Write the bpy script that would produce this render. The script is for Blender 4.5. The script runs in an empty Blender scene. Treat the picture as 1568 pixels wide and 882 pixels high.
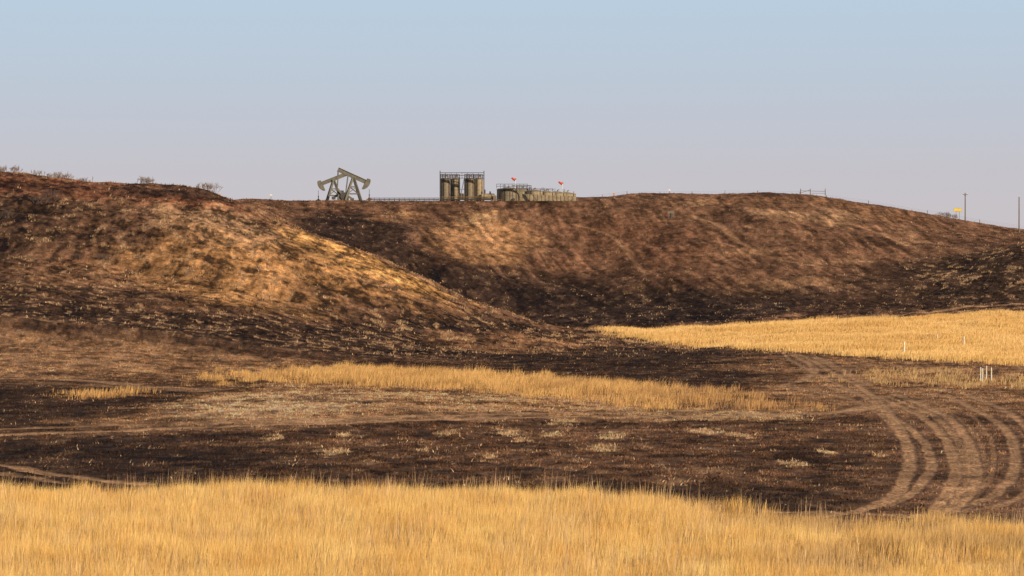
import bpy, math, random
import numpy as np
from mathutils import Vector
random.seed(5); rng=np.random.default_rng(5)
LENS=102.0
K=36.0/LENS/1568.0      # tangent per survey unit
CH=8.0; HV=441.0; CC=784.0
# ---------------------------------------------------------------- noise
def pn(x,y,seed=0):
    x=np.asarray(x,dtype=np.float32); y=np.asarray(y,dtype=np.float32)
    xi=np.floor(x).astype(np.int64); yi=np.floor(y).astype(np.int64)
    xf=x-xi; yf=y-yi
    def g(ix,iy,dx,dy):
        h=(ix*374761393+iy*668265263+seed*1442695041)&0xffffffff
        h=((h^(h>>13))*1274126177)&0xffffffff
        h=(h^(h>>16))&0xff
        return TC[h]*dx+TS[h]*dy
    u=xf*xf*xf*(xf*(xf*6-15)+10); v=yf*yf*yf*(yf*(yf*6-15)+10)
    a=g(xi,yi,xf,yf); b=g(xi+1,yi,xf-1,yf); c=g(xi,yi+1,xf,yf-1); d=g(xi+1,yi+1,xf-1,yf-1)
    return (a+(b-a)*u)*(1-v)+(c+(d-c)*u)*v
TC=np.cos(np.arange(256)*2*math.pi/256); TS=np.sin(np.arange(256)*2*math.pi/256)
def fbm(x,y,s,o=4,seed=0,gain=0.5):
    r=0; a=1; f=1.0/s
    for i in range(o):
        r=r+a*pn(x*f+17.3*i,y*f-9.1*i,seed+i*7); a*=gain; f*=2.03
    return r*1.3
def sstep(a,b,x):
    t=np.clip((x-a)/(b-a),0,1); return t*t*(3-2*t)
def pchip(xk,yk,x):
    xk=np.asarray(xk,float); yk=np.asarray(yk,float)
    h=np.diff(xk)[:,None]; dl=np.diff(yk,axis=0)/h
    m=np.zeros_like(yk)
    w1=2*h[1:]+h[:-1]; w2=h[1:]+2*h[:-1]
    same=(dl[:-1]*dl[1:])>0
    with np.errstate(divide='ignore',invalid='ignore'):
        mm=(w1+w2)/(w1/dl[:-1]+w2/dl[1:])
    m[1:-1]=np.where(same,mm,0); m[0]=dl[0]; m[-1]=dl[-1]
    i=np.clip(np.searchsorted(xk,x)-1,0,len(xk)-2)
    t=((x-xk[i])/(xk[i+1]-xk[i]))[:,None]; t=np.clip(t,0,1); H=h[i]
    return ((2*t**3-3*t**2+1)*yk[i]+(t**3-2*t**2+t)*H*m[i]+(-2*t**3+3*t**2)*yk[i+1]+(t**3-t**2)*H*m[i+1])
# ---------------------------------------------------------------- terrain survey table (bearing x distance)
DK=[5,60,90,120,160,200,240,280,320,350,380,410,440,470,500,540,580,620,660,720,900,1400,4000]
near=[8000,1033,836,737,663]
tail=[385,402,425]
T={
-2600:near+[617,582,545,500,430,350,285,240,240,250,270,290,300,310,330]+tail,
-300:near+[617,582,545,500,430,350,285,240,240,250,270,290,300,310,330]+tail,
0:  near+[617,582,545,505,440,365,300,263,270,288,315,335,345,352,362]+tail,
150:near+[617,585,550,515,455,385,318,279,286,298,318,330,340,350,360]+tail,
300:near+[615,586,562,530,475,405,335,291,300,310,318,322,324,328,335]+tail,
375:near+[613,584,565,540,487,423,358,315,328,332,322,313,306,308,318]+tail,
450:near+[612,583,568,548,500,442,382,345,375,376,350,325,307,308,318]+tail,
600:near+[612,586,569,553,525,487,438,404,445,432,380,332,308,309,318]+tail,
750:near+[614,589,570,556,541,520,494,472,500,482,410,350,309,310,320]+tail,
900:near+[617,590,570,556,546,536,521,506,504,484,432,367,306,301,315]+tail,
1050:near+[619,590,568,553,542,532,522,510,498,475,420,360,312,298,312]+tail,
1200:near+[619,590,567,550,538,526,514,502,490,470,420,362,317,299,312]+tail,
1350:near+[619,590,566,548,534,520,508,496,485,465,425,375,337,315,322]+tail,
1470:near+[619,590,566,547,532,516,503,490,479,450,410,378,355,339,342]+tail,
1568:near+[619,590,566,547,531,514,500,486,473,438,388,371,364,352,354]+tail,
1868:near+[619,590,566,547,530,512,498,480,465,420,375,368,366,362,364]+tail,
4200:near+[619,590,566,547,530,512,498,480,465,420,375,368,366,362,364]+tail,
}
cols=sorted(T.keys())
Vt=np.array([T[c] for c in cols],float).T
dk=np.array(DK,float)
Zt=CH+(HV-Vt)*K*dk[:,None]
Zt[0]=0
ds=np.concatenate([np.linspace(5,60,14)[:-1], 1/np.linspace(1/60.,1/330.,450)[:-1], np.arange(330,690,0.65), np.geomspace(690,4000,40)])
cs=np.concatenate([np.linspace(-2600,-60,60)[:-1],np.arange(-60,1630,1.5),np.linspace(1630,4200,60)[1:]])
Zd=pchip(dk,Zt,ds)
Z=pchip(np.array(cols,float),Zd.T.copy(),cs).T.copy()   # (nd,nc)
us=(cs-CC)*K
D,U=np.meshgrid(ds,us,indexing='ij'); X=U*D; Y=D
hillw=sstep(300,380,D)
amp=0.10+0.45*hillw
Z+=amp*fbm(X,Y,28,3,3)*sstep(60,120,D)
Z+=(0.08+0.07*hillw)*fbm(X,Y,6,3,11)
Z+=(0.05+0.04*hillw)*fbm(X,Y,1.6,2,21)
# erosion rills on the hills
farw=sstep(478,510,Y)
XC=X+0.0012*(Y-640)**2*-1.0
rill=fbm(XC,Y*0.06,1.7,3,31)
rillL=fbm(X-Y*0.25,Y*0.3,6.0,3,35)
Z+=(0.05*farw*rill+0.3*hillw*(1-farw)*rillL)*sstep(700,640,D)
Z+=0.5*farw*fbm(X,Y,16,3,37)*sstep(700,640,D)*sstep(620,600,D)
# levelled well pad on the far hill
px=np.array([(430-CC)*K*622,(905-CC)*K*622])
pad=sstep(px[0]-12,px[0]+6,X)*sstep(px[1]+10,px[1]-10,X)*sstep(606,614,Y)*sstep(668,655,Y)
padz=CH+(HV-309.0)*K*620
Z=Z*(1-pad)+padz*pad
COLG=CC+X/(D*K)
ROWG=HV-(Z-CH)/(D*K)
def ground_at(col,row):
    j=int(np.argmin(abs(cs-col))); v=ROWG[:,j]
    i=np.where(v<=row)[0]
    i=int(i[0]) if len(i) else int(np.argmin(v[:1000]))
    return np.array([X[i,j],Y[i,j]])
def zat(x,y):
    x=np.atleast_1d(np.asarray(x,float)); y=np.atleast_1d(np.asarray(y,float))
    i=np.clip(np.searchsorted(ds,y)-1,0,len(ds)-2); u=x/y; j=np.clip(np.searchsorted(us,u)-1,0,len(us)-2)
    a=np.clip((y-ds[i])/(ds[i+1]-ds[i]),0,1); b=np.clip((u-us[j])/(us[j+1]-us[j]),0,1)
    return (Z[i,j]*(1-a)*(1-b)+Z[i+1,j]*a*(1-b)+Z[i,j+1]*(1-a)*b+Z[i+1,j+1]*a*b)
# ---------------------------------------------------------------- masks (metres on the ground)
W1=fbm(X,Y,14,4,41); W2=fbm(X,Y,14,4,51)
w3=fbm(X,Y,2.2,3,61)
def sdpoly(P,x,y):
    d=np.full(x.shape,1e9); ins=np.zeros(x.shape,bool); n=len(P)
    for a in range(n):
        p=P[a]; q=P[(a+1)%n]; ex,ey=q-p; wx=x-p[0]; wy=y-p[1]
        t=np.clip((wx*ex+wy*ey)/(ex*ex+ey*ey+1e-9),0,1)
        d=np.minimum(d,np.hypot(wx-t*ex,wy-t*ey))
        c=((p[1]>y)!=(q[1]>y))&(x<(q[0]-p[0])*(y-p[1])/((q[1]-p[1])+1e-12)+p[0])
        ins^=c
    return np.where(ins,-d,d)
def patch(pts,soft=3.0,warp=5.0,br=0.5,P=None):
    P=np.array([ground_at(*p) for p in pts]); M=np.zeros(X.shape)
    mg=soft*3+warp*2+4
    I=np.where((X>P[:,0].min()-mg)&(X<P[:,0].max()+mg)&(Y>P[:,1].min()-mg)&(Y<P[:,1].max()+mg))
    d=sdpoly(P,X[I]+warp*W1[I],Y[I]+warp*1.6*W2[I])+soft*br*w3[I]*1.5
    M[I]=sstep(soft,-soft,d); return M
C=np.zeros(X.shape+(3,)); C[:]=(0.12,0.066,0.038)
SP=np.full(X.shape,0.25)
def lay(m,col,op=1.0,sp=None):
    global C,SP
    f=(m*op)[...,None]; C=C*(1-f)+np.array(col)*f
    if sp is not None: SP=SP*(1-m)+sp*m
DARK=(0.036,0.022,0.016); BRN=(0.22,0.12,0.063); TAN=(0.34,0.215,0.125); GOLD=(0.52,0.29,0.095); RED=(0.17,0.07,0.04)
# far hill
lay(sstep(460,480,Y),(0.148,0.082,0.05),1,0.18)
lay(patch([(440,338),(520,326),(600,326),(660,350),(650,380),(690,400),(820,412),(950,420),(1100,440),(1250,425),(1400,400),(1568,380),(1640,470),(1300,480),(1150,492),(900,500),(760,470),(600,410),(450,350)],7,4),DARK,0.75,0.25)
lay(patch([(440,335),(520,326),(600,332),(640,360),(640,420),(560,400),(480,365)],4,3),(0.03,.019,.015),0.8,0.15)  # left-facing slope in shade: the shade is painted into the ground colour
lay(patch([(620,400),(700,415),(900,440),(1100,455),(1250,460),(1150,492),(900,502),(780,485),(640,430)],5,5),(0.028,0.018,0.015),0.9,0.2)
lay(patch([(670,350),(740,328),(800,345),(830,380),(760,400),(690,395)],4,5),(0.36,0.205,0.10),0.8,0.5)
lay(patch([(700,335),(755,326),(765,338),(715,344)],2,2),(0.46,0.30,0.165),0.75,0.5)
lay(patch([(560,335),(640,322),(650,332),(580,343)],3,3),BRN,0.8,0.5)
lay(patch([(1160,325),(1260,318),(1330,330),(1300,342),(1200,338)],5,5),TAN,0.65,0.5)
lay(patch([(1040,308),(1090,306),(1100,313),(1050,315)],3,3),TAN,0.6,0.4)
lay(patch([(1300,318),(1400,330),(1420,345),(1330,335)],4,5),BRN,0.7,0.4)
lay(patch([(1390,345),(1410,370),(1400,385),(1385,365)],2,2),TAN,0.5,0.4)
lay(patch([(1080,385),(1190,378),(1200,390),(1110,396)],3,5),(0.31,.18,.1),0.9,0.3)
lay(patch([(1130,430),(1260,425),(1300,440),(1180,448)],5,5),(0.31,.18,.1),0.6,0.4)
lay(patch([(1240,402),(1330,398),(1340,404),(1250,408)],3,3),(0.31,.19,.11),0.7,0.4)
lay(patch([(1000,310),(1200,302),(1340,318),(1200,316)],5,5),BRN,0.6,0.2)
lay(patch([(860,345),(960,335),(1080,350),(1100,400),(1000,420),(900,400)],8,6),(0.14,.07,.04),0.6,0.1)
lay(patch([(1400,400),(1480,385),(1568,378),(1700,375),(1700,455),(1568,460),(1430,455)],5,5),(0.055,0.034,0.023),0.85,0.9)
# left hill
LH=sstep(330,345,Y)*sstep(474,460,Y)*sstep(1000,880,COLG)
lay(LH,(0.108,0.061,0.037),1,0.45)
lay(patch([(-300,262),(0,262),(200,280),(380,314),(430,335),(330,325),(200,310),(60,300),(-300,300)],5,5),RED,0.6,0.2)
lay(patch([(-300,300),(0,300),(60,310),(140,330),(60,350),(0,350),(-300,350)],4,5),DARK,0.75,0.3)
lay(patch([(170,284),(330,296),(360,312),(200,303)],3,3),DARK,0.85,0.1)
lay(patch([(30,282),(120,285),(130,292),(40,290)],3,3),DARK,0.7,0.1)
lay(patch([(220,300),(330,305),(350,325),(240,318)],3,4),(0.24,0.10,0.052),0.7,0.4)
lay(patch([(290,322),(400,330),(470,358),(450,385),(330,365),(270,345)],4,5),TAN,0.72,1.0)
lay(patch([(180,400),(260,368),(340,360),(480,372),(560,392),(660,440),(620,462),(500,448),(430,478),(330,470),(220,440)],6,6),(0.36,0.20,0.082),0.68,0.45)
lay(patch([(420,345),(450,350),(540,382),(640,428),(710,460),(650,450),(520,410),(440,375)],2.2,1.5),(0.52,.30,.11),0.75,0.2)
lay(patch([(410,352),(470,374),(560,407),(540,414),(450,387)],2.5,3),DARK,0.55,0.3)
lay(patch([(50,395),(170,390),(200,440),(80,450)],5,6),BRN,0.5,0.5)
lay(patch([(-300,350),(0,345),(130,360),(120,385),(0,400),(-300,400)],6,6),DARK,0.65,0.4)
lay(patch([(140,370),(230,340),(280,345),(240,375),(170,392)],4,5),DARK,0.55,0.4)
lay(patch([(-300,440),(0,435),(150,455),(320,480),(480,490),(640,485),(720,478),(900,508),(1000,520),(900,550),(640,550),(430,545),(300,530),(150,508),(-300,500)],5,5),DARK,0.9,0.8)
lay(patch([(640,520),(760,505),(880,520),(960,535),(860,545),(740,540)],4,5),BRN,0.7,0.4)
# valley floor, front to back
MID=sstep(335,325,Y)
lay(MID*1.0,(0.09,0.052,0.032),1,0.35)
lay(patch([(-400,508),(0,506),(180,514),(330,540),(440,552),(430,575),(300,583),(150,578),(-400,583)],6,5),(0.27,0.16,0.09),0.9,0.3)
lay(patch([(-400,592),(0,592),(200,596),(335,602),(300,618),(160,650),(0,656),(-400,656)],3,4),DARK,0.92,0.12)
lay(patch([(500,548),(700,556),(860,532),(1080,532),(1190,552),(1230,585),(1060,600),(880,575),(700,562)],5,5),DARK,0.88,0.15)
lay(patch([(160,656),(330,606),(430,588),(600,592),(900,606),(1150,628),(1240,642),(1000,640),(700,640),(450,650)],5,4),(0.34,0.205,0.115),0.88,0.7)
lay(patch([(260,618),(480,598),(560,608),(520,632),(330,642)],3,3),(.46,.31,.195),0.7,0.9)
lay(patch([(640,606),(760,604),(800,612),(700,616)],3,3),(.48,.33,.2),0.6,0.9)
lay(patch([(900,626),(1100,628),(1240,640),(1100,642),(950,636)],3,3),(.44,.30,.18),0.6,0.8)
lay(patch([(1180,545),(1300,548),(1568,560),(1800,560),(1800,640),(1568,640),(1350,640),(1200,610)],6,5),(0.25,0.148,0.085),0.9,0.2)
lay(patch([(-400,672),(0,672),(380,662),(420,700),(300,745),(-400,740)],3,4),DARK,0.85,0.2)
lay(patch([(420,655),(800,648),(1300,645),(1370,700),(1300,740),(600,720)],6,5),(0.11,0.062,0.038),0.85,0.35)
lay(patch([(300,735),(700,735),(1000,745),(1250,765),(1200,795),(600,790),(0,770),(-400,760),(0,745)],1.5,2),(0.034,0.022,0.017),0.8,0.1)
lay(patch([(1360,640),(1568,630),(1900,630),(1900,815),(1568,800),(1400,800),(1340,780),(1400,720)],5,3),(0.175,0.102,0.062),0.9,0.12)
# tufts of unburnt pale grass
TUFTS=[(920,688,1.0),(780,662,0.9),(1080,662,1.0),(850,665,.8),(510,692,.8),(1265,693,.6),(1220,640,1.2),(1140,668,.7),(800,675,.6),(1220,710,.7),(680,665,.6),(940,668,.9),(1160,640,1),(1350,698,.5),(420,672,.8),(650,690,.4),(750,700,.4),(530,668,.5),(860,645,1.0)]
tuftm=np.zeros(X.shape); w4=fbm(X,Y,.7,3,66)
for (a,b,r) in TUFTS:
    g=ground_at(a,b); dd=np.hypot((X-g[0])/1.0,(Y-g[1])/4.5)+0.7*w3*r+0.5*w4*r
    tuftm=np.maximum(tuftm,sstep(r*1.0,r*0.3,dd))
lay(tuftm,(0.50,0.34,0.19),0.85,0.9)
gold_field=patch([(925,505),(1050,503),(1150,497),(1350,488),(1568,480),(1900,472),(1900,566),(1568,560),(1450,553),(1300,545),(1200,534),(1050,524),(960,512)],3,2.5)
strip=patch([(415,583),(470,570),(520,562),(600,568),(700,573),(850,586),(1000,597),(1120,612),(1175,628),(1080,627),(1000,620),(850,604),(650,594),(520,588)],5.0,4,1.3)
strip2=patch([(105,606),(210,600),(215,607),(110,612)],2,2,1.0)
dry=patch([(1290,575),(1400,568),(1568,580),(1640,596),(1450,594),(1330,590)],3.5,3,1.2)
foreg=patch([(-900,768),(0,768),(300,772),(600,774),(850,779),(1080,797),(1200,808),(1400,814),(1568,818),(2200,818),(2600,1500),(2600,3000),(-1500,3000),(-1500,1200)],2.6,1.8,0.9)
lay(gold_field,(0.56,0.35,0.13),0.95,0.1); lay(strip,(.40,.235,.09),0.5,0.3); lay(strip2,BRN,0.6,0.2); lay(dry,BRN,0.6,0.2)
lay(foreg,(0.30,0.18,0.08),0.9,0.05)
patchy=sstep(4,9,X)*sstep(-.1,.25,fbm(X,Y,6,3,107))*foreg
lay(patchy,(0.085,.055,.03),0.8,0.05)
# general mottling, in metres
YY=Y*0.42*hillw+Y*(1-hillw)*.75
M1=fbm(X,YY,9,4,71,0.6); M2=fbm(X,YY,2.5,4,81,0.65); M3=fbm(X,YY,0.8,2,91)
lft=hillw*(1-farw)
mott=(1+0.7*M1+(0.8+.25*lft)*M2+(0.5+.4*lft)*M3); mott=np.clip(mott,0.22,2.6)
flat=np.clip(gold_field+foreg,0,1); fl2=np.clip(flat*.65+farw*.25*(1-flat)+.15*MID*(1-flat),0,1)
mott=mott*(1-fl2)+fl2
C*=mott[...,None]
# clumps of pale unburnt straw
spk=sstep(0.28,0.5,fbm(X,YY,1.9,3,201,0.6)+0.35*M1)*np.clip(SP*1.1,0,1)*(1-flat)
C=C*(1-0.65*spk[...,None])+np.array((0.43,0.28,0.165))*0.65*spk[...,None]
# charred clumps
chc=sstep(0.3,0.5,fbm(X,YY,2.4,3,211,0.6))*(1-flat)*(0.6-.25*farw)
C=C*(1-chc[...,None])+np.array((0.03,0.019,0.014))*chc[...,None]
rs=np.clip(1+farw*0.6*rill*np.clip(1+1.5*W1,0.1,1.6)+0.45*hillw*(1-farw)*rillL,0.45,1.6); C*=(rs*(1-gold_field)+gold_field)[...,None]
# ---------------------------------------------------------------- wheel tracks
def spline(P,n=10):
    P=[P[0]*2-P[1]]+list(P)+[P[-1]*2-P[-2]]; out=[]
    for i in range(1,len(P)-2):
        for t in np.linspace(0,1,n,endpoint=False):
            a,b,c,d=P[i-1],P[i],P[i+1],P[i+2]
            out.append(0.5*((2*b)+(-a+c)*t+(2*a-5*b+4*c-d)*t*t+(-a+3*b-3*c+d)*t**3))
    out.append(P[-2]); return out
TR=[([(1195,536),(1235,548),(1275,570),(1315,592),(1350,620),(1380,660),(1393,700),(1382,745),(1340,775),(1240,795)],.30,1),
([(1200,540),(1220,556),(1250,572),(1290,592),(1330,612),(1370,640),(1408,672),(1426,705),(1414,738),(1372,768),(1300,786)],.24,.9),
([(1340,606),(1396,632),(1438,660),(1460,695),(1462,730),(1444,765),(1420,800)],.27,1.0),
([(1370,604),(1430,628),(1470,655),(1491,695),(1493,735),(1470,770),(1442,800)],.30,1.0),
([(1355,606),(1415,630),(1455,658),(1476,695),(1477,732),(1457,768),(1431,800)],.24,.7),
([(1250,600),(1320,618),(1362,645),(1378,668)],.3,.7),
([(1400,608),(1470,628),(1512,665),(1522,700),(1512,740),(1470,775)],.13,.5),
([(1390,606),(1450,632),(1490,660),(1508,698),(1505,738),(1480,772)],.12,.4),
([(1450,606),(1510,635),(1545,665),(1556,700),(1545,740),(1500,768),(1400,792)],.26,.95),
([(1480,604),(1545,632),(1590,675),(1600,715),(1580,750),(1520,778)],.26,.9),
([(1195,592),(1235,580),(1248,566),(1225,550),(1205,540)],.4,.8),
([(1250,548),(1285,566),(1330,590)],.5,.8),
([(1700,602),(1568,601),(1450,600),(1300,598),(1190,594)],.9,.7),
([(1700,612),(1568,610),(1450,608),(1300,606),(1200,603)],.8,.6),
([(1400,792),(1300,786),(1200,784),(1100,776)],.4,.6),
([(-200,674),(0,667),(200,660),(400,652),(700,643),(1000,638),(1250,634),(1345,622)],.95,1),
([(-200,664),(0,657),(150,653),(300,650),(420,646),(700,637),(1000,632),(1250,626)],.8,.9),
([(-200,580),(0,580),(120,583),(220,592),(330,596)],1.1,.8),
([(-200,588),(0,588),(120,590),(300,600)],1.0,.6),
([(1700,461),(1568,466),(1450,475),(1330,485)],1.1,1),
([(1700,466),(1568,471),(1450,480)],1.0,.8),
([(1060,330),(1100,345),(1130,370),(1180,395),(1260,410)],.6,.5),
([(1190,326),(1240,336),(1330,352),(1400,378)],.6,.5),
([(880,345),(930,360),(960,385),(990,420)],.5,.45),
([(-60,708),(0,713),(60,724),(130,734),(220,742)],.45,.9),
([(-60,720),(0,724),(60,734),(100,740)],.4,.7)]
trm=np.zeros(X.shape)
for pts,w,op in TR:
    P=spline([ground_at(*p) for p in pts])
    A=np.array(P); x0,y0=A.min(0)-3; x1,y1=A.max(0)+3
    I=np.where((X>x0)&(X<x1)&(Y>y0)&(Y<y1)); xx=X[I]+0.08*w3[I]; yy=Y[I]+0.10*W1[I]; d=np.full(xx.shape,1e9)
    for a in range(len(P)-1):
        ex,ey=P[a+1]-P[a]; t=np.clip(((xx-P[a][0])*ex+(yy-P[a][1])*ey)/(ex*ex+ey*ey+1e-9),0,1)
        d=np.minimum(d,np.hypot(xx-P[a][0]-t*ex,yy-P[a][1]-t*ey))
    m=sstep(w*1.3,w*0.7,d+0.3*w*M2[I]+.2*w*M3[I])*op*np.clip(0.9+0.5*M1[I],.35,1)
    C[I]=C[I]*(1-m[:,None])+np.array((0.42,0.26,0.145))*m[:,None]*(1+0.25*M2[I]+.2*M3[I])[:,None]
    Z[I]-=0.03*m; SP[I]*=(1-m); trm[I]=np.maximum(trm[I],sstep(w*2.2,w*1.2,d)*min(1,op*1.2))
    for G in (foreg,gold_field,strip): G[I]*=(1-m)
C=np.clip(C*np.array((1.10,.98,.87)),0.008,0.8)
# ---------------------------------------------------------------- terrain mesh
nd,nc=X.shape
me=bpy.data.meshes.new("ground"); V=np.stack([X,Y,Z],-1).reshape(-1,3)
idx=np.arange(nd*nc).reshape(nd,nc)
F=np.stack([idx[:-1,:-1],idx[:-1,1:],idx[1:,1:],idx[1:,:-1]],-1).reshape(-1,4)
def fill(me,V,F,k):
    me.vertices.add(len(V)); me.vertices.foreach_set("co",V.astype(np.float32).ravel())
    me.loops.add(F.size); me.loops.foreach_set("vertex_index",F.astype(np.int32).ravel())
    n=F.size//k
    me.polygons.add(n); me.polygons.foreach_set("loop_start",np.arange(0,F.size,k,dtype=np.int32))
    me.update(calc_edges=True)
fill(me,V,F,4)
me.polygons.foreach_set("use_smooth",np.ones(len(F),bool))
ca=me.color_attributes.new("Col",'FLOAT_COLOR','POINT')
ca.data.foreach_set("color",np.concatenate([C.reshape(-1,3),SP.reshape(-1,1)],1).astype(np.float32).ravel())
ground=bpy.data.objects.new("ground",me); bpy.context.collection.objects.link(ground)
# ---------------------------------------------------------------- materials
def newmat(n):
    m=bpy.data.materials.new(n); m.use_nodes=True; nt=m.node_tree; b=nt.nodes["Principled BSDF"]; b.inputs["Specular IOR Level"].default_value=0.05; b.inputs["Roughness"].default_value=0.95
    return m,nt,b
def N(nt,t,**kw):
    n=nt.nodes.new(t)
    for k,v in kw.items():
        if k in n.inputs.keys(): n.inputs[k].default_value=v
        else: setattr(n,k,v)
    return n
m,nt,b=newmat("burnt_prairie"); L=nt.links.new
at=N(nt,'ShaderNodeVertexColor',layer_name="Col"); geo=N(nt,'ShaderNodeNewGeometry')
mp=N(nt,'ShaderNodeMapping'); mp.inputs['Scale'].default_value=(1,.5,1); L(geo.outputs['Position'],mp.inputs[0])
n1=N(nt,'ShaderNodeTexNoise',Scale=0.9,Detail=6.0,Roughness=0.7); L(mp.outputs[0],n1.inputs['Vector'])
n2=N(nt,'ShaderNodeTexNoise',Scale=5.0,Detail=5.0,Roughness=0.75); L(mp.outputs[0],n2.inputs['Vector'])
r1=N(nt,'ShaderNodeMapRange'); r1.inputs[1].default_value=.3; r1.inputs[2].default_value=.7; r1.inputs[3].default_value=.5; r1.inputs[4].default_value=1.5; L(n1.outputs[0],r1.inputs[0])
r2=N(nt,'ShaderNodeMapRange'); r2.inputs[1].default_value=.3; r2.inputs[2].default_value=.7; r2.inputs[3].default_value=.35; r2.inputs[4].default_value=1.65; L(n2.outputs[0],r2.inputs[0])
mu=N(nt,'ShaderNodeMath',operation='MULTIPLY'); L(r1.outputs[0],mu.inputs[0]); L(r2.outputs[0],mu.inputs[1])
vm=N(nt,'ShaderNodeVectorMath',operation='SCALE'); L(at.outputs['Color'],vm.inputs[0]); L(mu.outputs[0],vm.inputs['Scale'])
n3=N(nt,'ShaderNodeTexNoise',Scale=1.3,Detail=5.0,Roughness=0.65); L(mp.outputs[0],n3.inputs['Vector'])
r3=N(nt,'ShaderNodeMapRange'); r3.inputs[1].default_value=.58; r3.inputs[2].default_value=.7; L(n3.outputs[0],r3.inputs[0])
m3=N(nt,'ShaderNodeMath',operation='MULTIPLY'); L(r3.outputs[0],m3.inputs[0]); L(at.outputs['Alpha'],m3.inputs[1])
mx=N(nt,'ShaderNodeMix',data_type='RGBA'); L(m3.outputs[0],mx.inputs[0]); L(vm.outputs[0],mx.inputs[6]); mx.inputs[7].default_value=(0.38,0.25,0.14,1)
L(mx.outputs[2],b.inputs['Base Color'])
bp=N(nt,'ShaderNodeBump',Strength=0.75,Distance=0.22); ad=N(nt,'ShaderNodeMath',operation='ADD'); L(n1.outputs[0],ad.inputs[0]); L(n2.outputs[0],ad.inputs[1]); L(ad.outputs[0],bp.inputs['Height']); L(bp.outputs[0],b.inputs['Normal'])
me.materials.append(m)
gm,nt,b=newmat("dry_grass"); at=N(nt,'ShaderNodeVertexColor',layer_name="Col"); nt.links.new(at.outputs[0],b.inputs['Base Color'])
# ---------------------------------------------------------------- grass
def grid_sample(A,x,y):
    i=np.clip(np.searchsorted(ds,y),0,len(ds)-1); j=np.clip(np.searchsorted(us,x/y),0,len(us)-1); return A[i,j]
def scatter(n,mask,d0,d1,c0=-60,c1=1630):
    d=np.sqrt(rng.uniform(d0*d0,d1*d1,n)); x=(rng.uniform(c0,c1,n)-CC)*K*d
    keep=rng.random(n)<grid_sample(mask,x,d); return x[keep],d[keep]
def grass(name,x,y,h,w,base,tip,lean=0.25,wind=(0.15,0.0),mat=gm):
    n=len(x); z=zat(x,y)-0.03; a=rng.uniform(0,math.pi,n); 
    cx,cy=np.cos(a)*w/2,np.sin(a)*w/2*0.5
    lx=rng.normal(wind[0],lean,n)*h; ly=rng.normal(wind[1],lean,n)*h
    cx=np.where(np.abs(cx)<w*0.2,w*0.2,cx)
    P=np.zeros((n,5,3))
    P[:,0]=np.stack([x-cx,y-cy,z],1); P[:,1]=np.stack([x+cx,y+cy,z],1)
    mxx,myy,mz=x+lx*.35,y+ly*.35,z+h*.55
    P[:,2]=np.stack([mxx+cx*.8,myy+cy*.8,mz],1); P[:,3]=np.stack([mxx-cx*.8,myy-cy*.8,mz],1)
    P[:,4]=np.stack([x+lx,y+ly,z+h],1)
    o=(np.arange(n)*5)[:,None]
    F=np.concatenate([o+np.array([0,1,2]),o+np.array([0,2,3]),o+np.array([3,2,4])],0)
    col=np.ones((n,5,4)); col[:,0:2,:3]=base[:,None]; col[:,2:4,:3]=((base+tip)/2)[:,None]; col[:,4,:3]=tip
    me=bpy.data.meshes.new(name); fill(me,P.reshape(-1,3),F,3)
    ca=me.color_attributes.new("Col",'FLOAT_COLOR','POINT'); ca.data.foreach_set("color",np.clip(col,0.005,.9).astype(np.float32).ravel())
    me.materials.append(mat); o=bpy.data.objects.new(name,me); bpy.context.collection.objects.link(o); return o
def tone(x,y,a,b,s,seed,jit=.15):
    t=np.clip(0.5+0.8*fbm(x,y,s,3,seed)+rng.normal(0,.18,len(x)),0,1)[:,None]
    c=np.array(a)*(1-t)+np.array(b)*t
    return c*(1+rng.normal(0,jit,len(x)))[:,None]
# foreground tall prairie grass
x,y=scatter(580000,foreg*(1-.8*patchy),62,128)
cl=fbm(x,y,1.5,2,101); hh=np.clip(0.74+0.25*cl+0.25*fbm(x,y,7,2,105)+rng.normal(0,.13,len(x)),.25,1.3)
right=sstep(4,12,x)
hh*=1-0.4*right*np.clip(0.5+fbm(x,y,5,2,109)*1.5,0,1); hh*=.55+.45*grid_sample(foreg,x,y)
rt=(right*np.clip(0.35+fbm(x,y,7,2,110)*1.6,0,.8))[:,None]
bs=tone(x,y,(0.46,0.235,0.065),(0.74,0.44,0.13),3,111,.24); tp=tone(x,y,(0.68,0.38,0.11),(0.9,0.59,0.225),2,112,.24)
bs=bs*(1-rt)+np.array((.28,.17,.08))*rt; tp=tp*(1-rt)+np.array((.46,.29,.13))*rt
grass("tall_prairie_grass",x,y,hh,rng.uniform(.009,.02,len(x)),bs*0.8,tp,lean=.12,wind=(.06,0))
# taller seed stalks
x,y=scatter(34000,np.clip(foreg*1.5,0,1)*sstep(-.3,.4,fbm(X,Y,2.5,2,161)),66,130)
hh=rng.uniform(.8,1.4,len(x))*(1-.3*sstep(4,12,x)); tp=tone(x,y,(.42,.26,.14),(.74,.5,.26),1,162,.2)
grass("seed_stalks",x,y,hh,rng.uniform(.012,.022,len(x)),tp*.8,tp,lean=.09,wind=(.05,0))
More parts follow.
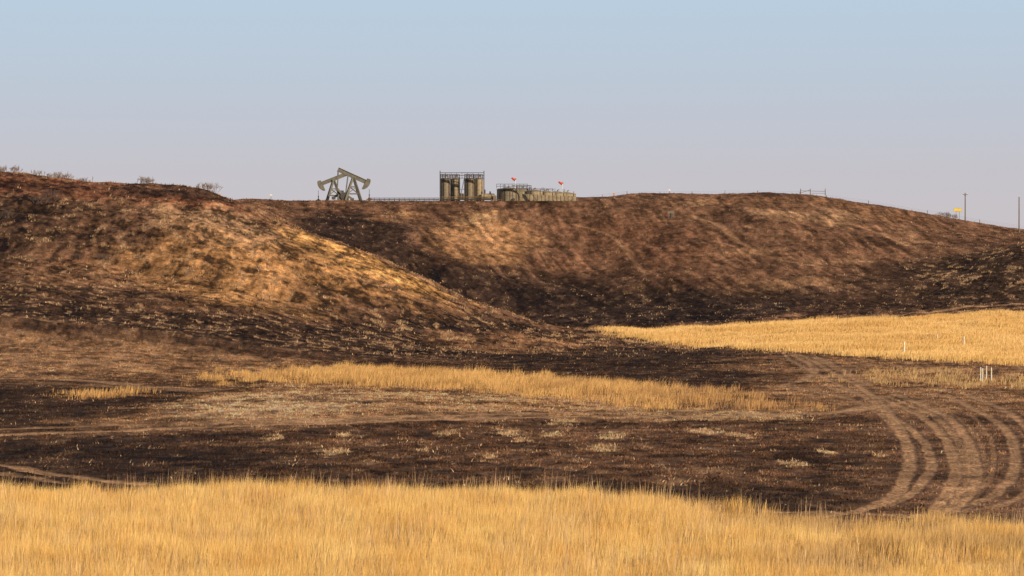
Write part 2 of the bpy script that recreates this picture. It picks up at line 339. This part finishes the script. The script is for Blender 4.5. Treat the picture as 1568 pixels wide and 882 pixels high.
# mid strips
st=np.clip(strip+strip2*0.5,0,1)
x,y=scatter(700000,st*sstep(-.5,.35,fbm(X,Y,5,3,121)+.3*w3),170,290)
hh=np.clip(0.55+0.6*fbm(x,y,4,3,122)+rng.normal(0,.16,len(x))-.15*sstep(8,22,x),.12,1.2)*(.5+.5*grid_sample(st,x,y))
rt=np.clip(sstep(-2,22,x)*.7+.5*fbm(x,y,6,2,125),0,.85)[:,None]
bs=tone(x,y,(0.34,0.18,0.065),(0.58,0.33,0.115),5,123,.25); tp=tone(x,y,(0.5,0.28,0.095),(0.74,0.45,0.17),5,124,.25)
grass("prairie_grass_strip",x,y,hh,rng.uniform(.02,.045,len(x)),bs*(1-rt)+np.array((.26,.14,.07))*rt,tp*(1-rt)+np.array((.40,.22,.10))*rt,lean=.15)
x,y=scatter(420000,gold_field*sstep(-.9,-.2,fbm(X,Y,6,3,131)),270,500,900,1660)
hh=np.clip(0.5+0.35*fbm(x,y,8,2,132)+rng.normal(0,.12,len(x)),.12,1.0)
grass("golden_hay_field",x,y,hh,rng.uniform(.04,.08,len(x)),tone(x,y,(0.48,0.27,0.09),(0.66,0.42,0.16),14,133),tone(x,y,(0.62,0.37,0.12),(0.82,0.54,0.22),14,134),lean=.15)
# scorched stubble, clod-sized clumps: many short dark, brown and straw coloured stems
bm=np.clip(1-foreg-gold_field-strip,0,1)*(1-trm)
cm=bm*sstep(-.25,.3,fbm(X,Y*.8,1.3,3,143,.65))*(.5+.5*SP)
x,y=scatter(1000000,cm,100,330)
cc=grid_sample(C,x,y); g=np.exp(.55*fbm(x,y,.9,2,145)*1.6+rng.normal(0,.3,len(x))); cc=np.clip(cc*g[:,None],.015,.5)
grass("scorched_stubble",x,y,rng.uniform(.05,.17,len(x)),rng.uniform(.03,.09,len(x)),cc*.75,cc,lean=.4)
x,y=scatter(380000,np.clip(tuftm+.5*spk*MID,0,1)*(1-foreg)*(1-trm),100,320)
cc=tone(x,y,(.34,.22,.125),(.6,.41,.24),1.5,171,.25)
grass("unburnt_tufts",x,y,rng.uniform(.04,.18,len(x))*np.clip(1+fbm(x,y,.8,2,173),.4,2),rng.uniform(.03,.06,len(x)),cc*.85,cc,lean=.5)
bm=bm*(0.2+0.6*SP)*sstep(-.3,.4,fbm(X,Y,3,3,141))
x,y=scatter(420000,bm,330,660)
cc=grid_sample(C,x,y); cc=cc*rng.uniform(.5,1.6,len(x))[:,None]; pale=rng.random(len(x))<.012; cc[pale]=(0.30,0.2,0.11)
grass("hillside_stubble",x,y,rng.uniform(.08,.28,len(x)),rng.uniform(.08,.2,len(x)),cc*.8,cc,lean=.5)
x,y=scatter(800000,spk*hillw*.75*(1-.4*farw),330,640)
cc=tone(x,y,(.26,.155,.08),(.50,.33,.18),4,172,.25)
grass("hillside_straw_tufts",x,y,rng.uniform(.1,.36,len(x)),rng.uniform(.07,.16,len(x)),cc*.8,cc,lean=.4)
# charred bunch-grass clumps on the slopes
x,y=scatter(300000,chc*hillw*(1-gold_field)*.8,330,640)
cc=tone(x,y,(.025,.016,.012),(.07,.042,.028),3,174,.25)
grass("charred_clumps",x,y,rng.uniform(.1,.38,len(x)),rng.uniform(.07,.16,len(x)),cc,cc,lean=.4)
x,y=scatter(60000,dry*sstep(-.1,.3,fbm(X,Y,4,3,151))*(1-trm),200,330,1200,1660)
grass("dry_grass_patch",x,y,rng.uniform(.2,.6,len(x)),rng.uniform(.03,.06,len(x)),tone(x,y,(0.3,.18,.08),(.45,.29,.13),4,152),tone(x,y,(0.42,.25,.11),(.62,.42,.19),4,153),lean=.15)
# ---------------------------------------------------------------- object materials
def paint(n,c,rough=.6,var=.35,metal=0,scale=1.5):
    m,nt,b=newmat(n); b.inputs['Roughness'].default_value=rough; b.inputs['Metallic'].default_value=metal; b.inputs["Specular IOR Level"].default_value=.3
    tc=N(nt,'ShaderNodeTexCoord'); no=N(nt,'ShaderNodeTexNoise',Scale=scale,Detail=6.0,Roughness=.7); nt.links.new(tc.outputs['Object'],no.inputs['Vector'])
    r=N(nt,'ShaderNodeValToRGB'); r.color_ramp.elements[0].position=.3; r.color_ramp.elements[1].position=.7
    r.color_ramp.elements[0].color=(*[v*(1-var) for v in c],1); r.color_ramp.elements[1].color=(*[min(1,v*(1+var)) for v in c],1)
    nt.links.new(no.outputs[0],r.inputs[0]); nt.links.new(r.outputs[0],b.inputs['Base Color']); return m
M_pump=paint("weathered_pump_paint",(.135,.12,.09)); M_dark=paint("dark_steel",(.065,.057,.048)); M_tank=paint("tan_tank_paint",(.29,.22,.13),var=.45); M_tank2=paint("dull_tank_paint",(.19,.15,.095))
M_rust=paint("rusty_pipe",(.2,.11,.06)); M_red=paint("red_windsock_cloth",(.65,.08,.04)); M_wood=paint("weathered_wood",(.17,.13,.10)); M_white=paint("white_marker",(.75,.72,.62),var=.1); M_yel=paint("yellow_sign",(.8,.55,.04),var=.1); M_twig=paint("bare_twigs",(.10,.065,.05)); M_twl=paint("pale_twigs",(.24,.17,.12)); M_or=paint("orange_marker",(.7,.25,.05),var=.1)
class MB:
    def __init__(s): s.v=[]; s.f=[]; s.m=[]; s.mats=[]
    def mi(s,m):
        if m not in s.mats: s.mats.append(m)
        return s.mats.index(m)
    def add(s,vs,fs,m):
        o=len(s.v); s.v+=[tuple(v) for v in vs]; s.f+=[tuple(i+o for i in f) for f in fs]; s.m+=[s.mi(m)]*len(fs)
    def beam(s,a,b,w,h,m):
        a=Vector(a); b=Vector(b); d=(b-a).normalized(); up=Vector((0,0,1)) if abs(d.z)<.95 else Vector((0,1,0))
        sx=d.cross(up).normalized()*w/2; sy=sx.cross(d).normalized()*h/2
        vs=[p+i*sx+j*sy for p in(a,b) for i,j in((-1,-1),(1,-1),(1,1),(-1,1))]
        s.add(vs,[(3,2,1,0),(4,5,6,7),(0,1,5,4),(1,2,6,5),(2,3,7,6),(3,0,4,7)],m)
    def box(s,c,sz,m): s.beam((c[0]-sz[0]/2,c[1],c[2]),(c[0]+sz[0]/2,c[1],c[2]),sz[1],sz[2],m)
    def cyl(s,a,b,r0,r1,m,n=12):
        a=Vector(a); b=Vector(b); d=(b-a).normalized(); up=Vector((0,0,1)) if abs(d.z)<.95 else Vector((0,1,0))
        ex=d.cross(up).normalized(); ey=ex.cross(d)
        vs=[a+(ex*math.cos(t)+ey*math.sin(t))*r0 for t in [2*math.pi*i/n for i in range(n)]]+[b+(ex*math.cos(t)+ey*math.sin(t))*r1 for t in [2*math.pi*i/n for i in range(n)]]
        fs=[(i,(i+1)%n,n+(i+1)%n,n+i) for i in range(n)]+[tuple(range(n))[::-1],tuple(range(n,2*n))]
        s.add(vs,fs,m)
    def prism(s,pts,y0,y1,m):  # profile in xz
        n=len(pts); vs=[(p[0],y0,p[1]) for p in pts]+[(p[0],y1,p[1]) for p in pts]
        s.add(vs,[(i,(i+1)%n,n+(i+1)%n,n+i) for i in range(n)]+[tuple(range(n))[::-1],tuple(range(n,2*n))],m)
    def done(s,name,loc,rz=0,sc=1):
        me=bpy.data.meshes.new(name); me.from_pydata(s.v,[],s.f)
        for m in s.mats: me.materials.append(m)
        me.polygons.foreach_set("material_index",s.m); me.update()
        o=bpy.data.objects.new(name,me); o.location=loc; o.rotation_euler=(0,0,rz); o.scale=(sc,)*3; bpy.context.collection.objects.link(o); return o
def at_(col,d,dz=0):
    x=(col-CC)*K*d; return (x,d,float(zat(x,d)[0])+dz)
def pumpjack(col,d,rz,tilt,sc=1.0,ct=2.3):
    b=MB(); P=M_pump
    b.box((-.6,.55,.15),(7.2,.3,.4),P); b.box((-.6,-.55,.15),(7.2,.3,.4),P)
    for xx in(-4,-2,0,2.8): b.box((xx,0,.16),(.25,1.4,.26),P)
    for sy in(-1,1):
        b.beam((1.6,sy*1.1,.3),(.12,sy*.22,5.05),.4,.48,P); b.beam((-1.8,sy*1.0,.3),(-.12,sy*.22,5.05),.34,.42,P)
        b.beam((1.1,sy*.9,1.7),(-1.25,sy*.8,1.7),.2,.2,P); b.beam((.7,sy*.55,3.2),(-.75,sy*.5,3.2),.2,.2,P)
        b.beam((1.1,sy*.9,1.7),(-.75,sy*.5,3.2),.13,.13,P); b.beam((-1.25,sy*.85,1.7),(.7,sy*.6,3.2),.13,.13,P)
    b.beam((1.1,-.9,1.7),(1.1,.9,1.7),.12,.12,P); b.beam((.6,-.5,3.4),(.6,.5,3.4),.12,.12,P)
    b.box((0,0,5.1),(.8,.8,.45),P)
    c,s=math.cos(tilt),math.sin(tilt)
    def R(x,z): return (x*c-z*s, x*s+z*c+5.45)
    def rb(x0,x1,z,w,h):
        a=R(x0,z); e=R(x1,z); b.beam((a[0],0,a[1]),(e[0],0,e[1]),w,h,P)
    rb(-3.6,3.2,0,.18,.72); rb(-3.6,3.2,.4,.46,.09); rb(-3.6,3.2,-.4,.46,.09)
    hp=[(2.9,.8),(3.3,.9)]+[(1.9+2.0*math.cos(t),-.1+2.0*math.sin(t)) for t in np.linspace(.5,-.9,10)]+[(2.75,-1.75),(2.75,-.35)]
    b.prism([R(*p) for p in hp],-.27,.27,P)
    tip=R(3.88,-.3); 
    for sy in(-.1,.1): b.cyl((tip[0],sy,tip[1]-.9),(tip[0],sy,1.5),.04,.04,M_dark,6)
    b.box((tip[0],0,1.5),(.25,.5,.18),M_dark); b.cyl((tip[0],0,0),(tip[0],0,1.5),.09,.09,M_dark,8); b.cyl((tip[0],0,0),(tip[0],0,.9),.25,.25,M_rust,10); b.cyl((tip[0]-.6,0,.55),(tip[0]+.6,0,.55),.13,.13,M_rust,8)
    # gearbox, crank, counterweights, pitman arms
    b.prism([(-3.5,.3),(-1.9,.3),(-2.1,1.5),(-3.3,1.5)],-.45,.45,P); b.box((-2.7,0,1.95),(1.3,.7,.9),M_dark)
    crx,crz=-2.7+1.1*math.cos(ct),1.95+1.1*math.sin(ct); e=R(-3.4,-.3)
    for sy in(-.62,.62):
        b.beam((-2.7,sy,1.95),(crx,sy,crz),.16,.4,P)
        b.beam((crx,sy*1.2,crz),(e[0],sy*1.1,e[1]),.2,.22,P)
        wx,wz=-2.7-1.0*math.cos(ct),1.95-1.0*math.sin(ct)
        b.cyl((wx,sy-.12,wz),(wx,sy+.12,wz),.8,.8,M_dark,16); b.beam((-2.7,sy,1.95),(wx,sy,wz),.13,.45,P)
    b.beam((e[0],-.75,e[1]),(e[0],.75,e[1]),.2,.2,P)
    b.box((-4.2,0,.8),(.8,.6,.6),M_dark); b.cyl((-4.2,.4,.8),(-4.2,.5,.8),.35,.35,M_dark,14); b.prism([(-4.3,.6),(-2.4,1.6),(-2.4,2.4),(-4.3,1.1)],.5,.56,P)
    for i in range(10): b.beam((1.66-.145*i,-.18,.6+.45*i),(1.66-.145*i,.18,.6+.45*i),.05,.05,P)
    return b.done("pump_jack",at_(col,d),rz,sc)
pumpjack(541,620,0.12,-.42,1.0,2.3)
pumpjack(511,628,math.pi+.12,-.38,0.95,1.7)
def rail(b,a,e,z,m,h=1.05,n=4):
    a=Vector((a[0],a[1],z)); e=Vector((e[0],e[1],z))
    for i in range(n+1):
        p=a.lerp(e,i/n); b.cyl(p,p+Vector((0,0,h)),.045,.045,m,5)
    for hh in(h,h*.5): b.cyl(a+Vector((0,0,hh)),e+Vector((0,0,hh)),.045,.045,m,5)
def tank(col,d,r,h,m,name="storage_tank",railing=True):
    b=MB(); b.cyl((0,0,0),(0,0,h),r,r,m,36); b.cyl((0,0,h),(0,0,h+.22*r),r*1.03,.15,m,36)
    for z in np.arange(.05,h,1.25): b.cyl((0,0,z),(0,0,z+.08),r*1.02,r*1.02,M_tank2,36)
    b.cyl((0,0,h-.08),(0,0,h+.01),r*1.03,r*1.03,M_tank2,36)
    b.cyl((.1,0,h+.1),(.1,0,h+.7),.1,.1,M_rust,8); b.cyl((.1,0,h+.7),(.5,0,h+.7),.08,.08,M_rust,8)
    a=-1.9; lx,ly=math.cos(a)*(r+.15),math.sin(a)*(r+.15)
    for s in(-.22,.22): b.cyl((lx+s,ly,0),(lx+s,ly,h+1),.04,.04,M_dark,5)
    for z in np.arange(.3,h+.9,.35): b.cyl((lx-.22,ly,z),(lx+.22,ly,z),.025,.025,M_dark,4)
    b.cyl((r*.5,-r*.87,.5),(r*.5,-r*1.08,.5),.3,.3,M_dark,12)
    b.cyl((-r*.6,-r*.75,.4),(-r*.6,-r*1.6,.4),.08,.08,M_rust,8); b.cyl((-r*.6,-r*1.6,.4),(-r*.6,-r*1.6,0),.08,.08,M_rust,8)
    b.cyl((r*.75,-r*.75,.2),(r*.75,-r*.75,h+.5),.07,.07,M_rust,8)
    if railing:
        n=12
        for i in range(n):
            t=2*math.pi*i/n; t2=2*math.pi*(i+1)/n; q=r*.95; p=Vector((q*math.cos(t),q*math.sin(t),h)); p2=Vector((q*math.cos(t2),q*math.sin(t2),h))
            b.cyl(p,p+Vector((0,0,1)),.045,.045,M_dark,5); b.cyl(p+Vector((0,0,1)),p2+Vector((0,0,1)),.04,.04,M_dark,5); b.cyl(p+Vector((0,0,.5)),p2+Vector((0,0,.5)),.03,.03,M_dark,5)
    return b.done(name,at_(col,d,-.1))
for c_,d_,r_,m_ in [(681.5,618,1.08,M_tank2),(697,619.5,1.05,M_tank),(718.5,618,1.08,M_tank2),(732.5,619.5,1.05,M_tank)]: tank(c_,d_,r_,4.9,m_)
# catwalk with tower stair between the tall tanks
b=MB(); w=(741-674)*K*618
b.box((0,0,4.95),(w,.8,.08),M_dark); rail(b,(-w/2,-.4),(w/2,-.4),5,M_dark,1.1,8); rail(b,(-w/2,.4),(w/2,.4),5,M_dark,1.1,8)
b.box((0,.1,2.6),(1.9,.7,.07),M_dark)
for xx in(-w/2,-.6,.6,w/2):
    for yy in(-.4,.4): b.cyl((xx,yy,0),(xx,yy,6.5 if abs(xx)>1 else 5),.08,.08,M_dark,6)
for i in range(16): b.box((-.5+.06*i,0,.3*i+.2),(.3,.6,.04),M_dark)
for sy in(-.3,.3): b.beam((-.6,sy,0),(.5,sy,4.9),.08,.2,M_dark)
b.box((-.1,.3,1.0),(1.5,.6,1.4),M_tank2); b.cyl((-w/2+.3,-.6,.9),(w/2+.8,-.6,.9),.1,.1,M_rust,8); b.cyl((-w/2,-.7,.45),(w/2+1.5,-.7,.45),.12,.12,M_dark,8)
b.done("tank_catwalk",at_(707.5,615.9,-.05))
# low heater treater next to the tall tanks
b=MB(); b.cyl((-1.3,0,1.1),(1.3,0,1.1),.65,.65,M_tank,20); b.cyl((-1.3,0,1.1),(-1.6,0,1.1),.65,.3,M_tank,20); b.cyl((1.3,0,1.1),(1.6,0,1.1),.65,.3,M_tank,20)
for xx in(-.9,.9): b.box((xx,0,.25),(.25,1.1,.5),M_dark)
b.cyl((-.6,0,1.7),(-.6,0,2.6),.12,.12,M_dark,8); b.cyl((.5,0,1.7),(.5,0,2.2),.18,.18,M_rust,8); b.box((1.5,-.6,.7),(.7,.5,1.2),M_tank2)
b.cyl((1.9,0,.5),(2.8,0,.5),.09,.09,M_rust,8); b.cyl((-1.6,-.5,.4),(2.6,-.9,.4),.09,.09,M_rust,8)
b.done("heater_treater",at_(747,618,-.05))
# low wide tanks
tank(778,619,2.4,2.7,M_tank2,"water_tank",False)
tank(799,630,2.2,2.9,M_tank,"water_tank",True)
for c_,d_,h_ in [(817,621,2.35),(836,623,2.2),(853,625,2.1),(868,627,1.9)]: tank(c_,d_,1.95,h_,M_tank,"water_tank",False)
b=MB()
Lw=(882-800)*K*620
for i in range(14):
    hh=1.7-.045*i
    b.box((-Lw/2+(i+.5)*Lw/14,0,hh/2),(Lw/14-.03,.08,hh),M_tank); b.cyl((-Lw/2+i*Lw/14,-.08,0),(-Lw/2+i*Lw/14,-.08,hh+.1),.05,.05,M_tank2,6)
b.done("containment_wall",at_(841,617.5,-.1))
b=MB(); rail(b,(-3.4,0),(3.2,.3),2.75,M_dark,.95,8); b.box((0,.1,2.72),(6.4,.7,.06),M_dark)
for xx in(-3.1,0,3.1): b.cyl((xx,.1,0),(xx,.1,2.7),.06,.06,M_dark,6)
b.beam((3.2,.2,2.7),(5.2,.2,.1),.5,.1,M_dark); rail(b,(3.2,.3),(8.5,.4),2.2,M_dark,.5,6)
b.done("tank_walkway",at_(785,616,-.05))
def windsock(col,d,h):
    b=MB(); b.cyl((0,0,0),(0,0,h),.07,.05,M_white,8); b.cyl((0,0,h-.05),(.18,0,h-.05),.16,.17,M_dark,10)
    b.cyl((.0,0,h-.25),(-.5,0,h+.05),.3,.24,M_red,12); b.cyl((-.5,0,h+.05),(-.8,0,h+.25),.24,.14,M_red,12)
    b.done("windsock",at_(col,d,-.05))
windsock(789,624,5.1); windsock(861,624,4.2)
# pipe run between pump jacks and tanks
b=MB(); Lp=(672-566)*K*620
for z,r in((.35,.11),(.7,.07)): b.cyl((-Lp/2,0,z),(Lp/2,0,z),r,r,M_dark,8)
for i in range(15): xx=-Lp/2+i*Lp/14; b.cyl((xx,0,-.1),(xx,0,.75),.05,.05,M_dark,6)
b.done("pipeline",at_(619,617,0))
# fences
def fence(name,pts,step,h,seg=None):
    b=MB(); prev=None; o=at_(*pts[0])
    for (c0,d0),(c1,d1) in zip(pts[:-1],pts[1:]):
        p=np.array(at_(c0,d0)[:2]); q=np.array(at_(c1,d1)[:2]); n=max(1,int(np.hypot(*(q-p))/step))
        for i in range(n+1):
            x,y=p+(q-p)*i/n; z=float(zat(x,y)[0]); hh=h*random.uniform(.85,1.1); P0=Vector((x-o[0],y-o[1],z-o[2]-.2)); P1=P0+Vector((random.uniform(-.06,.06),0,hh+.2))
            b.cyl(P0,P1,.06,.05,M_wood,6)
            if prev:
                for f in(.95,.65,.35): b.cyl(prev[0].lerp(prev[1],f),P0.lerp(P1,f),.008,.008,M_dark,3)
            prev=(P0,P1)
    b.done(name,o)
fence("barbed_wire_fence",[(884,650),(960,660),(1060,664),(1160,664),(1225,664)],7,.95)
fence("barbed_wire_fence",[(1266,664),(1330,664),(1420,666),(1500,664),(1620,664)],8,.9)
b=MB()
for xx in(0,2.2,5.6): b.cyl((xx,0,-.2),(xx,0,1.35),.1,.09,M_wood,7)
b.cyl((0,0,.9),(5.6,0,.75),.05,.05,M_wood,6); b.cyl((0,0,.4),(2.2,0,1.1),.05,.05,M_wood,6); b.cyl((2.2,0,.35),(5.6,0,.3),.04,.04,M_wood,6)
b.done("fence_brace",at_(1226,659))
# utility poles
def pole(col,d,h,arm=True):
    b=MB(); b.cyl((0,0,-.5),(0,0,h),.15,.11,M_wood,10)
    if arm:
        b.beam((-.6,0,h-.35),(.6,0,h-.35),.1,.12,M_wood)
        for xx in(-.5,.5): b.cyl((xx,0,h-.3),(xx,0,h-.08),.05,.04,M_white,8)
        b.beam((-.35,.06,h-.35),(0,.06,h-.9),.04,.04,M_dark); b.beam((.35,.06,h-.35),(0,.06,h-.9),.04,.04,M_dark)
    b.cyl((0,0,h),(0,0,h+.2),.04,.03,M_white,8)
    b.done("utility_pole",at_(col,d))
pole(1478,668,6.6); pole(1560.5,640,7.9,False)
def sign(col,d,h):
    b=MB(); b.cyl((0,0,-.2),(0,0,h),.04,.04,M_wood,6); b.box((0,-.06,h-.2),(1.0,.03,.6),M_yel); b.box((0,-.035,h-.2),(1.06,.02,.66),M_dark); b.done("yellow_sign",at_(col,d))
sign(1464,662,2.4); sign(1469,664,2.6)
def marker(col,row,h,m=M_white,name="marker_post",r=.06,d=None):
    g=ground_at(col,row); b=MB(); b.cyl((0,0,-.2),(0,0,h),r,r,m,8); b.cyl((0,0,h),(0,0,h+.06),r*1.2,r*.5,m,8); b.cyl((0,0,h*.7),(0,0,h*.78),r*1.15,r*1.15,M_yel,8)
    b.done(name,(g[0],g[1],float(zat(g[0],g[1])[0])))
for c_,r_ in((1501,584),(1505,586),(1511,583),(1518,585)): marker(c_,r_,1.15,r=.05)
marker(1384,545,1.5,r=.09); marker(1476,531,1.2,r=.08); marker(1436,520,.6)
for c_,d_,h_,m_ in((415,612,1.2,M_white),(940,650,.7,M_or),(1025,655,1.0,M_white)):
    b=MB(); b.cyl((0,0,-.2),(0,0,h_),.05,.05,M_wood,6); b.box((0,-.07,h_-.12),(.45,.05,.35),m_); b.done("marker_sign",at_(c_,d_))
g=ground_at(1028,334); b=MB(); b.cyl((-.5,0,-.2),(-.5,0,1.3),.07,.07,M_wood,6); b.cyl((.5,0,-.2),(.5,0,1.3),.07,.07,M_wood,6); b.box((0,0,1.1),(1.4,.08,.5),M_tank2); b.cyl((0,0,-.2),(0,0,.9),.25,.2,M_dark,10); b.done("well_marker",(g[0],g[1],float(zat(*g)[0])))
# bare shrubs
def shrub(loc,h,wd,mat,n=26):
    b=MB()
    def br(p,d,l,r,k):
        q=p+d*l; b.cyl(p,q,r,r*.6,mat,4)
        if k>0:
            for _ in range(3): br(p.lerp(q,random.uniform(.5,1)),(d+Vector((random.gauss(0,.5),random.gauss(0,.5),random.gauss(.05,.3)))).normalized(),l*.62,r*.6,k-1)
    for i in range(n):
        br(Vector((random.gauss(0,wd*.3),random.gauss(0,wd*.3),-.1)),Vector((random.gauss(0,.45),random.gauss(0,.45),1)).normalized(),h*random.uniform(.3,.5),.035,2)
    b.done("bare_shrub",loc)
def crest(col,off=0):
    j=int(np.argmin(abs(cs-col))); s=(ds>380)&(ds<500); i=np.where(s)[0][int(np.argmin(ROWG[s,j]))]
    return (float(X[i,j]),float(Y[i,j]),float(Z[i,j])-.1)
for c_,h_,w_ in((3,1.2,1.4),(22,1.5,1.8),(57,1.1,1.6),(78,1.0,1.8),(92,1.4,2.6),(104,1.1,1.8),(126,.9,1.8),(218,1.5,1.8),(230,1.3,1.6),(310,1.4,1.5),(321,1.8,1.8)):
    shrub(crest(c_),h_*1.25,w_,M_twl,18)
for c_,r_,h_,w_ in((60,312,1.8,2.6),(78,302,1.6,2.2),(8,334,1.8,2.0),(602,446,1.3,1.8),(158,398,1.2,1.8),(118,396,.9,1.5),(520,396,.9,1.6)):
    g=ground_at(c_,r_); shrub((g[0],g[1],float(zat(*g)[0])),h_,w_,M_twig,26)
for c_ in(1443,1452,1460): shrub(at_(c_,664),1.7,2.0,M_twl,18)
# ---------------------------------------------------------------- light
EL=math.radians(22); AZ=math.radians(132)
sv=Vector((math.cos(EL)*math.sin(AZ),math.cos(EL)*math.cos(AZ),math.sin(EL)))
sl=bpy.data.lights.new("sun",'SUN'); sl.energy=4.95; sl.angle=math.radians(.5); sl.color=(1,.83,.62)
so=bpy.data.objects.new("sun",sl); so.rotation_euler=sv.to_track_quat('Z','Y').to_euler(); bpy.context.collection.objects.link(so)
w=bpy.data.worlds.new("World"); bpy.context.scene.world=w; w.use_nodes=True; nt=w.node_tree; L=nt.links.new
bg=nt.nodes["Background"]; bg.inputs[1].default_value=.1
sk=N(nt,'ShaderNodeTexSky',sky_type='NISHITA'); sk.sun_disc=False; sk.sun_elevation=EL; sk.sun_rotation=AZ; sk.air_density=1.0; sk.dust_density=1.5; sk.ozone_density=1.0
# thin haze near the horizon: tint by elevation of the sky direction
tc=N(nt,'ShaderNodeTexCoord'); sx=N(nt,'ShaderNodeSeparateXYZ'); L(tc.outputs['Generated'],sx.inputs[0])
rp=N(nt,'ShaderNodeValToRGB'); mr=N(nt,'ShaderNodeMapRange'); mr.inputs[1].default_value=0; mr.inputs[2].default_value=.2; L(sx.outputs[2],mr.inputs[0]); L(mr.outputs[0],rp.inputs[0])
e=rp.color_ramp.elements; e[0].position=.1; e[0].color=(5.9,5.5,5.75,1); e[1].position=1; e[1].color=(3.9,5.8,7.9,1)
for p,c_ in((.2,(5.65,5.5,6.0,1)),(.33,(5.2,5.75,6.7,1)),(.5,(4.9,6.2,7.5,1))): q=e.new(p); q.color=c_
mm=N(nt,'ShaderNodeMapRange'); mm.inputs[1].default_value=.1; mm.inputs[2].default_value=.5; mm.inputs[3].default_value=.95; mm.inputs[4].default_value=0; L(sx.outputs[2],mm.inputs[0])
mx=N(nt,'ShaderNodeMix',data_type='RGBA'); L(mm.outputs[0],mx.inputs[0]); L(sk.outputs[0],mx.inputs[6]); L(rp.outputs[0],mx.inputs[7]); L(mx.outputs[2],bg.inputs[0])
# ---------------------------------------------------------------- camera
cd=bpy.data.cameras.new("camera"); cd.lens=LENS; cd.sensor_width=36; cd.clip_start=.5; cd.clip_end=8000
co=bpy.data.objects.new("camera",cd); co.location=(0,0,CH); co.rotation_euler=(math.pi/2,0,0); bpy.context.collection.objects.link(co)
sc=bpy.context.scene; sc.camera=co; sc.view_settings.view_transform='Standard'; sc.view_settings.look='None'; sc.view_settings.exposure=0
print("verts",len(V))
